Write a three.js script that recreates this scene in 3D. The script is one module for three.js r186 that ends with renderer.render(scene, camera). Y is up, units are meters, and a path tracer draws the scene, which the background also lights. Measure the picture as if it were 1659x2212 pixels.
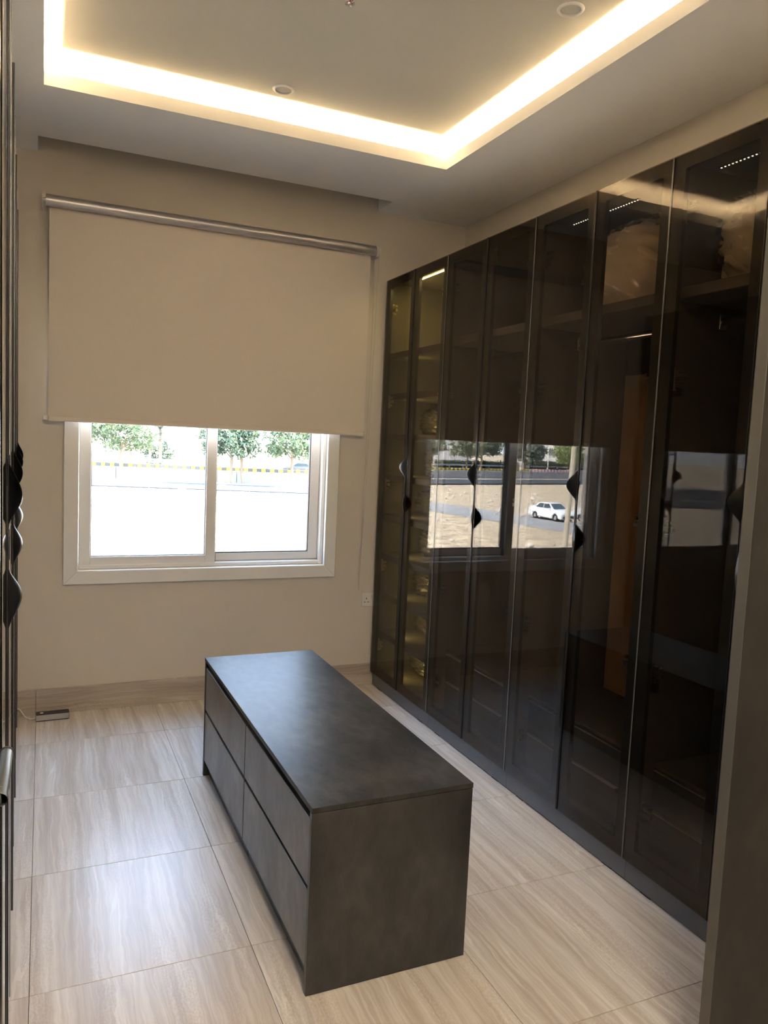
import * as THREE from 'three';
import { ConvexGeometry } from 'three/addons/geometries/ConvexGeometry.js';
import { mergeGeometries } from 'three/addons/utils/BufferGeometryUtils.js';
import { SimplexNoise } from 'three/addons/math/SimplexNoise.js';
import { RectAreaLightUniformsLib } from 'three/addons/lights/RectAreaLightUniformsLib.js';

// ---------------------------------------------------------------- camera, sky, sun, exposure
RectAreaLightUniformsLib.init();
const scene = new THREE.Scene();
const camera = new THREE.PerspectiveCamera(2 * Math.atan(1106 / 1657.594) * 180 / Math.PI, 1659 / 2212, 0.05, 2000);
camera.position.set(0, 1.5, 4.3202);
camera.rotation.order = 'YXZ';
camera.rotation.set(-0.088, -0.4202, 0.0446);
const renderer = new THREE.WebGLRenderer({ antialias: true });
renderer.toneMapping = THREE.LinearToneMapping;
renderer.toneMappingExposure = 3.6;
renderer.shadowMap.enabled = true;

const COVE = 128, COVE_COLOR = new THREE.Color(1.0, 0.735, 0.43), HALL = 13.5, HALL_COLOR = new THREE.Color(1.0, 0.87, 0.68);
const SUN = 29, SKY = 4.2;
{
  const W = 256, H = 128, data = new Float32Array(W * H * 4);
  for (let y = 0; y < H; y++) {
    const up = ((y + 0.5) / H - 0.5) * Math.PI, s = Math.max(0, Math.sin(up)), k = Math.pow(s, 0.45);
    for (let x = 0; x < W; x++) {
      const o = (y * W + x) * 4;
      data[o] = 0.92 + (0.38 - 0.92) * k; data[o + 1] = 1.0 + (0.62 - 1.0) * k; data[o + 2] = 1.10 + (1.05 - 1.10) * k; data[o + 3] = 1;
    }
  }
  const t = new THREE.DataTexture(data, W, H, THREE.RGBAFormat, THREE.FloatType);
  t.mapping = THREE.EquirectangularReflectionMapping; t.magFilter = t.minFilter = THREE.LinearFilter; t.needsUpdate = true;
  scene.background = t; scene.backgroundIntensity = SKY;
}
const sun = new THREE.DirectionalLight(new THREE.Color(1, 0.95, 0.86), SUN);
sun.position.set(75, 106, -56); sun.target.position.set(-20, -4, -60);
sun.castShadow = true; sun.shadow.mapSize.set(4096, 4096);
Object.assign(sun.shadow.camera, { left: -160, right: 160, top: 160, bottom: -160, near: 1, far: 600 });
scene.add(sun, sun.target);

// ---------------------------------------------------------------- helpers
const HALF = Math.PI / 2;
let seed = 7;
const rnd = () => { seed = (seed + 0x6d2b79f5) | 0; let t = Math.imul(seed ^ (seed >>> 15), 1 | seed); t = (t + Math.imul(t ^ (t >>> 7), 61 | t)) ^ t; return ((t ^ (t >>> 14)) >>> 0) / 4294967296; };
const rr = (a, b) => a + (b - a) * rnd();
const simplex = new SimplexNoise({ random: rnd });
const N2 = (x, y) => simplex.noise(x, y);
const N3 = (x, y, z) => simplex.noise3d(x, y, z);
const fbm = (x, y, n = 4) => { let s = 0, a = 0.5, f = 1; for (let i = 0; i < n; i++, a *= 0.5, f *= 2.03) s += a * N2(x * f, y * f); return s; };
const V = (x, y, z) => new THREE.Vector3(x, y, z);
const clamp = THREE.MathUtils.clamp, smooth = THREE.MathUtils.smoothstep;

const used = new Map();
function numbered(name) { const n = used.get(name) ?? 0; used.set(name, n + 1); return n ? name + '_' + String(n).padStart(3, '0') : name; }
function tag(o, label, category, group, kind) {
  if (label) o.userData.label = label;
  if (category) o.userData.category = category;
  if (group) o.userData.group = group;
  if (kind) o.userData.kind = kind;
  return o;
}
function thing(name, label, category, p = [0, 0, 0], ry = 0, group) {
  const g = new THREE.Group(); g.name = numbered(name); g.position.set(...p); g.rotation.y = ry; scene.add(g);
  return tag(g, label, category, group);
}
function structure(name) { const g = new THREE.Group(); g.name = numbered(name); scene.add(g); g.userData.kind = 'structure'; return g; }
function boxUV(g, s = 1) {            // planar uv in metres along the dominant axis of each face
  const p = g.attributes.position, n = g.attributes.normal, uv = new Float32Array(p.count * 2);
  for (let i = 0; i < p.count; i++) {
    const ax = Math.abs(n.getX(i)), ay = Math.abs(n.getY(i)), az = Math.abs(n.getZ(i));
    let u, v;
    if (ay >= ax && ay >= az) { u = p.getX(i); v = p.getZ(i); } else if (ax >= az) { u = p.getZ(i); v = p.getY(i); } else { u = p.getX(i); v = p.getY(i); }
    uv[2 * i] = u * s; uv[2 * i + 1] = v * s;
  }
  g.setAttribute('uv', new THREE.BufferAttribute(uv, 2));
  return g;
}
function cbox(w, h, d, x = 0, y = 0, z = 0, c = 0.0015) {   // chamfered box
  c = Math.min(c, w * 0.3, h * 0.3, d * 0.3);
  const pts = [];
  for (const sx of [-1, 1]) for (const sy of [-1, 1]) for (const sz of [-1, 1]) {
    const a = sx * w / 2, b = sy * h / 2, e = sz * d / 2;
    pts.push(V(x + a - sx * c, y + b - sy * c, z + e), V(x + a - sx * c, y + b, z + e - sz * c), V(x + a, y + b - sy * c, z + e - sz * c));
  }
  return boxUV(new ConvexGeometry(pts));
}
function span(x0, x1, y0, y1, z0, z1, c) { return cbox(x1 - x0, y1 - y0, z1 - z0, (x0 + x1) / 2, (y0 + y1) / 2, (z0 + z1) / 2, c); }
function plain(x0, x1, y0, y1, z0, z1) { const g = new THREE.BoxGeometry(x1 - x0, y1 - y0, z1 - z0).toNonIndexed(); g.translate((x0 + x1) / 2, (y0 + y1) / 2, (z0 + z1) / 2); return boxUV(g); }
function flat(g) { g = g.index ? g.toNonIndexed() : g; for (const k of Object.keys(g.attributes)) if (!['position', 'normal', 'uv'].includes(k)) g.deleteAttribute(k); if (!g.attributes.uv) boxUV(g); return g; }
function mesh(name, geos, mat, parent, label) {
  const list = [].concat(geos), g = list.length === 1 ? list[0] : mergeGeometries(list.map(flat));
  const m = new THREE.Mesh(g, mat); m.name = parent === scene ? numbered(name) : name; m.castShadow = m.receiveShadow = true;
  parent.add(m); if (label) m.userData.label = label;
  return m;
}
function tube(points, r, seg = 40, rad = 8, closed = false) { return new THREE.TubeGeometry(new THREE.CatmullRomCurve3(points, closed), seg, r, rad, closed); }
function rod(a, b, r0, r1 = r0, rad = 10) {
  const d = b.clone().sub(a), g = new THREE.CylinderGeometry(r1, r0, d.length(), rad, 1);
  g.applyQuaternion(new THREE.Quaternion().setFromUnitVectors(V(0, 1, 0), d.clone().normalize()));
  const m = a.clone().add(b).multiplyScalar(0.5); g.translate(m.x, m.y, m.z); return g;
}
function lathe(profile, seg = 32) { return new THREE.LatheGeometry(profile.map(([r, y]) => new THREE.Vector2(r, y)), seg); }
function canvasData(size, fn, srgb = true) {
  const d = new Uint8Array(size * size * 4);
  for (let y = 0; y < size; y++) for (let x = 0; x < size; x++) {
    const c = fn(x / size, y / size), o = (y * size + x) * 4;
    d[o] = clamp(c[0], 0, 255); d[o + 1] = clamp(c[1], 0, 255); d[o + 2] = clamp(c[2], 0, 255); d[o + 3] = 255;
  }
  const t = new THREE.DataTexture(d, size, size); t.magFilter = THREE.LinearFilter; t.minFilter = THREE.LinearMipmapLinearFilter; t.generateMipmaps = true;
  t.wrapS = t.wrapT = THREE.MirroredRepeatWrapping; if (srgb) t.colorSpace = THREE.SRGBColorSpace; t.needsUpdate = true; return t;
}
const std = (color, roughness = 0.6, metalness = 0, more = {}) => new THREE.MeshStandardMaterial({ color, roughness, metalness, ...more });
const phys = (o) => new THREE.MeshPhysicalMaterial(o);
const lin = (r, g, b) => new THREE.Color().setRGB(r, g, b);

// ---------------------------------------------------------------- materials
const travertineMap = canvasData(2048, (u, v) => {
  const x = u * 2.4, z = v * 2.4;
  const w = x + 0.010 * N2(x * 1.6, z * 0.8) + 0.004 * N2(x * 9, z * 4) + 0.0025 * N2(x * 30, z * 14);
  const band = fbm(w * 9, z * 0.22, 4), mid = fbm(w * 34 + 9, z * 1.2, 3), fine = N2(w * 120, z * 3 + 3);
  const crumb = (0.6 * N2(w * 130 + 4, z * 62) + 0.5 * N2(w * 260, z * 120 + 8)) * smooth(fbm(w * 7 + 20, z * 0.6 + 5, 2), -0.05, 0.3);
  const pit = smooth(N2(w * 150, z * 60 + 11), 0.62, 0.85) * smooth(fbm(w * 5 + 31, z * 0.8, 2), 0, 0.3);
  const line = smooth(Math.abs(fbm(w * 6 + 50, z * 0.25, 3)), 0.018, 0) * 0.6;
  let t = 0.58 + 0.46 * band + 0.36 * mid + 0.13 * fine + 0.26 * crumb - 0.36 * line;
  t = clamp(t, 0, 1);
  return [188 + 50 * t + 8 * pit, 176 + 57 * t + 9 * pit, 166 + 62 * t + 10 * pit];
});
const travertineBump = canvasData(512, (u, v) => { const k = 128 + 60 * fbm(u * 40, v * 4, 3); return [k, k, k]; }, false);
const M = {};
travertineMap.repeat.set(1 / 2.4, 1 / 2.4);
M.tile = std(0xffffff, 0.30, 0, { map: travertineMap });
const baseMap = travertineMap.clone(); baseMap.rotation = Math.PI / 2; baseMap.repeat.set(1 / 2.4, 1 / 2.4); baseMap.needsUpdate = true;
M.skirting = std(lin(0.72, 0.70, 0.67), 0.38, 0, { map: baseMap });
M.grout = std(lin(0.34, 0.285, 0.235), 0.9);
const laminateMap = canvasData(1024, (u, v) => {
  const x = u * 1.6, y = v * 1.6, a = fbm(x * 3.1, y * 1.9, 5), b = fbm(x * 16 + 7, y * 9, 3), c = N2(x * 150, y * 40);
  const k = 74 + 30 * a + 14 * b + 4 * c; return [k * 1.0, k * 0.985, k * 0.955];
});
laminateMap.repeat.set(1 / 1.6, 1 / 1.6);
M.laminate = std(lin(0.45, 0.46, 0.48), 0.36, 0, { map: laminateMap });
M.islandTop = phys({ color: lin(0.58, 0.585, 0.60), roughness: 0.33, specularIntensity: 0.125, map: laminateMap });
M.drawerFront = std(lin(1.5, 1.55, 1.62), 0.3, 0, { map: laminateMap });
M.panel = std(lin(0.19, 0.18, 0.17), 0.5, 0, { map: laminateMap });
M.gap = std(lin(0.012, 0.012, 0.014), 0.6);
M.plinth = std(lin(0.085, 0.09, 0.10), 0.42);
M.wall = std(lin(0.655, 0.60, 0.525), 0.92);
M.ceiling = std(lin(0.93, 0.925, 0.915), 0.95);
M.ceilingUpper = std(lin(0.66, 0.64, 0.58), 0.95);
M.frame = std(lin(0.025, 0.022, 0.021), 0.35, 0.2);
M.carcass = std(lin(0.105, 0.092, 0.082), 0.55);
M.rawBoard = std(lin(0.55, 0.52, 0.48), 0.85);
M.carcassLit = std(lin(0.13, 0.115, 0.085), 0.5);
M.handle = std(lin(0.012, 0.013, 0.016), 0.32, 0.3);
M.profile = std(lin(0.02, 0.02, 0.022), 0.3, 0.6);
M.glassEdge = std(lin(0.28, 0.29, 0.29), 0.18, 0.4);
M.brass = std(lin(0.72, 0.60, 0.28), 0.3, 1);
M.hinge = std(lin(0.10, 0.09, 0.08), 0.35, 0.7);
M.chrome = std(lin(0.82, 0.82, 0.84), 0.12, 1);
M.smoked = phys({ color: lin(0.70, 0.65, 0.60), transmission: 1, thickness: 0, roughness: 0, ior: 1.6, specularIntensity: 0.43 });
M.smokedGlossy = phys({ color: lin(0.70, 0.65, 0.60), transmission: 1, thickness: 0, roughness: 0, ior: 2.0 });
M.clear = phys({ color: lin(0.97, 0.985, 0.98), transmission: 1, thickness: 0, roughness: 0, ior: 1.5 });
M.film = phys({ color: lin(0.98, 0.98, 0.97), transmission: 1, thickness: 0, roughness: 0.04, ior: 1.5 });
M.upvc = std(lin(0.86, 0.85, 0.83), 0.32);
M.gasket = std(lin(0.02, 0.02, 0.022), 0.6);
M.blind = std(lin(0.73, 0.665, 0.60), 0.85);
M.tubeMetal = std(lin(0.50, 0.49, 0.50), 0.34, 0.75);
M.whitePlastic = std(lin(0.74, 0.72, 0.67), 0.35);
M.bead = std(lin(0.50, 0.46, 0.42), 0.4);
M.black = std(lin(0.015, 0.015, 0.017), 0.5);
M.lever = std(lin(0.13, 0.14, 0.145), 0.38, 0.7);
M.silver = std(lin(0.42, 0.42, 0.43), 0.4, 0.5);
M.cove = std(lin(0.9, 0.8, 0.6), 0.6, 0, { emissive: COVE_COLOR, emissiveIntensity: 3 });
M.cabLed = std(lin(0.9, 0.9, 0.6), 0.6, 0, { emissive: lin(1.0, 0.88, 0.36), emissiveIntensity: 6 });
M.cabLedDim = std(lin(0.6, 0.55, 0.35), 0.5, 0, { emissive: lin(1.0, 0.88, 0.40), emissiveIntensity: 0.35 });
M.edgeBand = std(lin(0.085, 0.08, 0.072), 0.4);
M.chip = std(lin(0.9, 0.9, 0.8), 0.5, 0, { emissive: lin(1.0, 0.95, 0.8), emissiveIntensity: 0.9 });
M.lens = std(lin(0.12, 0.115, 0.10), 0.25, 0.4); M.fitting = std(lin(0.93, 0.92, 0.90), 0.35);
M.bedding = std(lin(0.90, 0.82, 0.68), 0.8);
M.wrapped = phys({ color: lin(0.045, 0.04, 0.032), roughness: 0.4, clearcoat: 0.6, clearcoatRoughness: 0.18 });
M.board = std(lin(0.62, 0.38, 0.20), 0.7);
M.darkDoor = std(lin(0.012, 0.011, 0.014), 0.25);

// ---------------------------------------------------------------- the room shell
const H_DROP = 2.87, H_UP = 3.0, LIP = 2.925, XR = 2.40, XL = -0.80, ZN = 4.75;
const OX0 = -0.004, OX1 = 1.822, OZ0 = 0.815, OZ1 = 4.0;           // opening of the lit cove
const WX0 = 0.150, WX1 = 1.545, WY0 = 0.765, WY1 = 2.20;           // window opening
const TOP = 3.2, B0 = -0.25;
{
  const f = structure('floor');
  mesh('floor_slab', plain(XL - 0.2, XR + 0.2, -0.20, -0.012, -0.2, ZN + 0.2), M.grout, f);
  const xs = [XL, -0.623, -0.027, 0.573, 1.160, 1.745, XR], zs = [0.0, 0.42, 1.018, 1.615, 2.213, 2.811, 3.41, 4.01, ZN];
  for (let i = 0; i + 1 < xs.length; i++) for (let j = 0; j + 1 < zs.length; j++) {
    const g = span(xs[i] + 0.0007, xs[i + 1] - 0.0007, -0.0125, rr(-0.0003, 0), zs[j] + 0.0011, zs[j + 1] - 0.0011, 0.0006);
    const ox = rr(0, 1.7) - xs[i], oz = rr(0, 1.7) - zs[j], uv = g.attributes.uv;
    for (let k = 0; k < uv.count; k++) uv.setXY(k, uv.getX(k) + ox, uv.getY(k) + oz);
    mesh('tile', g, M.tile, f);
  }
}
{
  const w = structure('wall_back');
  mesh('wall_panel', [
    plain(XL - 0.2, WX0, B0, TOP, -0.2, 0), plain(WX1, XR + 0.2, B0, TOP, -0.2, 0),
    plain(WX0, WX1, B0, WY0, -0.2, 0), plain(WX0, WX1, WY1, TOP, -0.2, 0)], M.wall, w);
  const l = structure('wall_left'); mesh('wall_panel', plain(XL - 0.2, XL, B0, TOP, 0, ZN), M.wall, l);
  const r = structure('wall_right'); mesh('wall_panel', plain(XR, XR + 0.2, B0, TOP, 0, ZN), M.wall, r);
  const n = structure('wall_front'); mesh('wall_panel', plain(XL - 0.2, XR + 0.2, B0, TOP, ZN, ZN + 0.2), M.wall, n);
}
{
  const c = structure('ceiling');
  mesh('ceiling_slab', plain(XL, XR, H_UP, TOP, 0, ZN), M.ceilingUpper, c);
  const t = 0.014, px0 = -0.030, px1 = 1.805, pz = 0.212;           // px/pz: the recess for the blind along the window wall
  const under = [
    plain(XL, OX0, H_DROP, H_DROP + t, pz, ZN), plain(OX1, XR, H_DROP, H_DROP + t, pz, ZN),
    plain(OX0, OX1, H_DROP, H_DROP + t, pz, OZ0), plain(OX0, OX1, H_DROP, H_DROP + t, OZ1, ZN),
    plain(XL, px0, H_DROP, H_DROP + t, 0, pz), plain(px1, XR, H_DROP, H_DROP + t, 0, pz),
  ];
  mesh('dropped_ceiling', under, M.ceiling, c);
  mesh('cove_lip', [
    plain(OX0 - t, OX0, H_DROP + t, LIP, OZ0 - t, OZ1 + t), plain(OX1, OX1 + t, H_DROP + t, LIP, OZ0 - t, OZ1 + t),
    plain(OX0, OX1, H_DROP + t, LIP, OZ0 - t, OZ0), plain(OX0, OX1, H_DROP + t, LIP, OZ1, OZ1 + t)], M.ceiling, c);
  const q = 0.30;
  mesh('cove_wall', [
    plain(OX0 - q - t, OX0 - q, H_DROP + t, H_UP, OZ0 - q, OZ1 + q), plain(OX1 + q, OX1 + q + t, H_DROP + t, H_UP, OZ0 - q, OZ1 + q),
    plain(OX0 - q, OX1 + q, H_DROP + t, H_UP, OZ0 - q - t, OZ0 - q), plain(OX0 - q, OX1 + q, H_DROP + t, H_UP, OZ1 + q, OZ1 + q + t)], M.ceiling, c);
  mesh('blind_recess', [plain(px0 - t, px0, H_DROP + t, H_UP, 0, pz), plain(px1, px1 + t, H_DROP + t, H_UP, 0, pz), plain(px0, px1, H_DROP + t, H_UP, pz, pz + t)], M.ceiling, c);
}
{
  const b = structure('baseboard_back');
  for (const [x0, x1] of [[XL, -0.030], [-0.028, 1.170], [1.172, XR]]) {
    const g = span(x0, x1, 0, 0.136, 0.0005, 0.013, 0.0015), uv = g.attributes.uv, o = rr(0, 0.8);
    for (let k = 0; k < uv.count; k++) uv.setXY(k, uv.getX(k) + o, uv.getY(k) + o * 0.7);
    mesh('stone_piece', g, M.skirting, b);
  }
}
// window with two sliding sashes
{
  const w = structure('window_1');
  const arc = 0.006, cz = 0.022, cx0 = 0.097, cx1 = 1.615, cy0 = 0.690, cy1 = 2.28, ci = 0.074;
  const profile = (L, mitre) => {            // casing strip along x, mitred at both ends, rounded inner edge
    const s = new THREE.Shape(); s.moveTo(0, 0); s.lineTo(ci, 0); s.lineTo(ci, cz - arc); s.quadraticCurveTo(ci, cz, ci - arc, cz); s.lineTo(0.004, cz); s.lineTo(0, cz - 0.004); s.closePath();
    const g = new THREE.ExtrudeGeometry(s, { depth: L, bevelEnabled: false, curveSegments: 5 }), p = g.attributes.position;
    for (let i = 0; i < p.count; i++) { const a = p.getX(i), z = p.getZ(i); p.setZ(i, z < L / 2 ? a + 0.0007 : L - a - 0.0007); }
    g.computeVertexNormals(); return flat(g);
  };
  const place = (g, m) => { g.applyMatrix4(m); return g; };
  const basis = (x, y, z, o) => new THREE.Matrix4().makeBasis(x, y, z).setPosition(o);
  const bw = cx1 - cx0, bh = cy1 - cy0;
  mesh('casing', place(profile(bw), basis(V(0, 1, 0), V(0, 0, 1), V(1, 0, 0), V(cx0, cy0, 0.0005))), M.upvc, w);
  mesh('casing', place(profile(bw), basis(V(0, -1, 0), V(0, 0, 1), V(-1, 0, 0), V(cx1, cy1, 0.0005))), M.upvc, w);
  mesh('casing', place(profile(bh), basis(V(1, 0, 0), V(0, 0, 1), V(0, -1, 0), V(cx0, cy1, 0.0005))), M.upvc, w);
  mesh('casing', place(profile(bh), basis(V(-1, 0, 0), V(0, 0, 1), V(0, 1, 0), V(cx1, cy0, 0.0005))), M.upvc, w);
  const fr = (x0, x1, y0, y1, z0, z1, t, tb = t, tt = t, tr = t) => [span(x0, x0 + t, y0, y1, z0, z1, 0.003), span(x1 - tr, x1, y0, y1, z0, z1, 0.003), span(x0 + t, x1 - tr, y0, y0 + tb, z0, z1, 0.003), span(x0 + t, x1 - tr, y1 - tt, y1, z0, z1, 0.003)];
  mesh('outer_frame', fr(WX0, WX1, WY0, WY1, -0.105, -0.018, 0.022), M.upvc, w);
  const y1 = WY1 - 0.022, yb = WY0 + 0.008;
  const s1 = new THREE.Group(); s1.name = 'sash'; w.add(s1);
  mesh('sash_frame', fr(WX0 + 0.024, 0.898, yb + 0.006, y1, -0.056, -0.022, 0.060, 0.052, 0.05, 0.058), M.upvc, s1);
  mesh('gasket', fr(WX0 + 0.084, 0.840, yb + 0.058, y1 - 0.05, -0.052, -0.030, 0.003), M.gasket, s1);
  mesh('window_pane', plain(WX0 + 0.086, 0.839, yb + 0.060, y1 - 0.051, -0.042, -0.036), M.clear, s1);
  mesh('dark_seal', span(0.8985, 0.9015, yb + 0.006, y1, -0.060, -0.030), M.gasket, s1);
  const s2 = new THREE.Group(); s2.name = 'sash'; w.add(s2);
  mesh('sash_frame', fr(0.850, WX1 - 0.024, yb + 0.004, y1, -0.098, -0.062, 0.052, 0.058, 0.05, 0.058), M.upvc, s2);
  mesh('gasket', fr(0.902, WX1 - 0.081, yb + 0.062, y1 - 0.05, -0.092, -0.064, 0.005), M.gasket, s2);
  mesh('window_pane', plain(0.904, WX1 - 0.083, yb + 0.064, y1 - 0.051, -0.082, -0.076), M.clear, s2);
  mesh('sliding_track', [span(WX0 + 0.02, WX1 - 0.02, WY0 + 0.02, WY0 + 0.028, -0.062, -0.058)], M.silver, w);
}
// the entrance door leaf, swung open along the left side
{
  const d = structure('door_1');
  mesh('door_leaf', span(-0.098, -0.054, 0.008, 2.12, 3.13, 4.02, 0.002), M.darkDoor, d);
  const h = new THREE.Group(); h.name = 'door_handle'; d.add(h); h.userData.label = 'brushed metal lever handle';
  const esc = lathe([[0.0, 0.0], [0.024, 0.0], [0.025, 0.003], [0.024, 0.005], [0.0, 0.005]], 28); esc.rotateZ(-Math.PI / 2); esc.translate(-0.054, 1.135, 3.50);
  mesh('rose', esc, M.silver, h);
  mesh('lever', [rod(V(-0.054, 1.135, 3.50), V(-0.036, 1.135, 3.50), 0.009, 0.009, 16), tube([V(-0.037, 1.135, 3.51), V(-0.036, 1.136, 3.46), V(-0.036, 1.135, 3.42), V(-0.036, 1.133, 3.385)], 0.0068, 20, 14)], M.lever, h);
  const cap = new THREE.SphereGeometry(0.0078, 16, 10); cap.scale(1, 1, 0.8); cap.translate(-0.036, 1.133, 3.384);
  mesh('end_cap', cap, M.gasket, h);
}

// ---------------------------------------------------------------- cove lights
function coveStrip(label, cx, cz, len, along) {
  const t = thing('led_strip_light', label, 'light', [cx, 2.8845, cz], along === 'z' ? Math.PI / 2 : 0);
  mesh('carrier', cbox(len, 0.003, 0.012, 0, 0.0015, 0, 0.0005), M.whitePlastic, t);
  mesh('led_tape', cbox(len, 0.0016, 0.008, 0, 0.0040, 0, 0.0003), M.cove, t);
  const l = new THREE.RectAreaLight(COVE_COLOR, COVE, len, 0.010); l.name = 'cove_light';
  l.position.set(0, 0.0075, 0); l.rotation.x = Math.PI / 2; t.add(l);
}
const cin = 0.046;
coveStrip('warm white light strip in the ceiling cove along the window side', (OX0 + OX1) / 2, OZ0 - cin, OX1 - OX0 + 2 * cin, 'x');
coveStrip('warm white light strip in the ceiling cove along the left wardrobe side', OX0 - cin, (OZ0 + OZ1) / 2, OZ1 - OZ0 + 2 * cin, 'z');
coveStrip('warm white light strip in the ceiling cove above the right glass wardrobe', OX1 + cin, (OZ0 + OZ1) / 2, OZ1 - OZ0 + 2 * cin, 'z');
coveStrip('warm white light strip in the ceiling cove at the entrance side behind the viewer', (OX0 + OX1) / 2, OZ1 + cin, OX1 - OX0 + 2 * cin, 'x');

// square ceiling lamp over the entrance, behind the viewer
{
  const t = thing('ceiling_lamp', 'square warm ceiling lamp over the entrance behind the viewer', 'lamp', [0.55, H_DROP, 4.42]);
  mesh('housing', [span(-0.31, 0.31, -0.022, -0.0005, -0.31, -0.295), span(-0.31, 0.31, -0.022, -0.0005, 0.295, 0.31), span(-0.31, -0.295, -0.022, -0.0005, -0.295, 0.295), span(0.295, 0.31, -0.022, -0.0005, -0.295, 0.295)], M.whitePlastic, t);
  mesh('lamp_diffuser', span(-0.295, 0.295, -0.018, -0.004, -0.295, 0.295), std(lin(0.9, 0.85, 0.75), 0.6, 0, { emissive: HALL_COLOR, emissiveIntensity: 1.5 }), t);
  const l = new THREE.RectAreaLight(HALL_COLOR, HALL, 0.58, 0.58); l.name = 'entrance_light'; l.position.set(0, -0.024, 0); l.rotation.x = -HALF; t.add(l);
}

// ---------------------------------------------------------------- wardrobes
const UW = 0.763, WH = 2.469, DB = 0.088;      // unit width, height, bottom of the doors
function leafGeo(side, y0, y1) {               // pointed leaf-shaped pull that bulges out of the door edge
  const n = 22, ring = [], pos = [], idx = [];
  for (let i = 0; i <= n; i++) {
    const u = i / n, w = Math.pow(Math.sin(Math.PI * u), 1.7), y = y0 + (y1 - y0) * u, out = 0.024 * w, a = 0.034 * w * side, b = -0.007 * w * side, th = 0.0022;
    ring.push([V(b, y, 0.0012), V(b + (a - b) * 0.45, y, 0.0012 + out * 0.72), V(a, y, 0.0012 + out), V(a, y, 0.0012 + out - th * w), V(b + (a - b) * 0.45, y, 0.0012 + out * 0.72 - th * w), V(b, y, 0.0002)]);
  }
  for (const r of ring) for (const p of r) pos.push(p.x, p.y, p.z);
  for (let i = 0; i < n; i++) for (let k = 0; k < 6; k++) { const a = i * 6 + k, b = i * 6 + (k + 1) % 6, c = a + 6, d = b + 6; if (side > 0) idx.push(a, b, c, b, d, c); else idx.push(a, c, b, b, c, d); }
  const g = new THREE.BufferGeometry(); g.setAttribute('position', new THREE.Float32BufferAttribute(pos, 3)); g.setIndex(idx); g.computeVertexNormals(); return g;
}
const LEAF_UP = leafGeo(-1, 1.31, 1.442), LEAF_LOW = leafGeo(1, 1.108, 1.236);
function ringGeo(x0, x1, y0, y1, t, z0, z1, r = 0.01) {   // door frame with rounded inner corners
  const s = new THREE.Shape(); s.moveTo(x0, y0); s.lineTo(x1, y0); s.lineTo(x1, y1); s.lineTo(x0, y1); s.closePath();
  const h = new THREE.Path(), a = x0 + t, b = x1 - t, c = y0 + t, d = y1 - t;
  h.moveTo(a + r, c); h.lineTo(b - r, c); h.quadraticCurveTo(b, c, b, c + r); h.lineTo(b, d - r); h.quadraticCurveTo(b, d, b - r, d); h.lineTo(a + r, d); h.quadraticCurveTo(a, d, a, d - r); h.lineTo(a, c + r); h.quadraticCurveTo(a, c, a + r, c);
  s.holes.push(h);
  const g = new THREE.ExtrudeGeometry(s, { depth: z1 - z0, bevelEnabled: false, curveSegments: 4 }); g.translate(0, 0, z0); return g;
}
function door(parent, x0, x1, hingeLeft, opt) {
  const d = new THREE.Group(); d.name = 'door'; parent.add(d);
  mesh('glass_pane', plain(x0, x1, DB, WH, -0.0045, 0), opt.glossy ? M.smokedGlossy : M.smoked, d, 'smoked brown glass pane');
  mesh('door_frame', ringGeo(x0 + 0.0008, x1 - 0.0008, DB + 0.001, WH - 0.001, 0.047, -0.022, -0.0052), M.frame, d);
  const e = hingeLeft ? x1 : x0, o = hingeLeft ? x0 : x1, sg = hingeLeft ? -1 : 1;
  mesh('edge_profile', span(Math.min(e, e + sg * 0.0035), Math.max(e, e + sg * 0.0035), DB, WH, 0.0002, 0.0030, 0.0006), M.profile, d);
  mesh('glass_edge', span(Math.min(o, o + (-sg) * 0.0012), Math.max(o, o + (-sg) * 0.0012), DB, WH, 0.0001, 0.0012, 0.0002), M.glassEdge, d);
  const leaf = mesh('leaf_handle', hingeLeft ? LEAF_UP : LEAF_LOW, M.handle, d, 'black leaf-shaped pull'); leaf.position.set(e, 0, 0.0008);
  if (opt.hinges) for (const y of [2.29, 1.755, 1.26, 0.765, 0.27]) {
    const x = hingeLeft ? x0 + 0.058 : x1 - 0.058, s = hingeLeft ? 1 : -1;
    mesh('hinge', [cbox(0.006, 0.075, 0.012, x - s * 0.010, y, -0.028), cbox(0.042, 0.016, 0.014, x + s * 0.012, y, -0.030), cbox(0.012, 0.012, 0.016, x + s * 0.004, y + 0.022, -0.030), cbox(0.012, 0.012, 0.016, x + s * 0.004, y - 0.022, -0.030), cbox(0.012, 0.012, 0.016, x + s * 0.024, y + 0.022, -0.030)], opt.lit ? M.brass : M.hinge, d);
  }
  return d;
}
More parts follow.
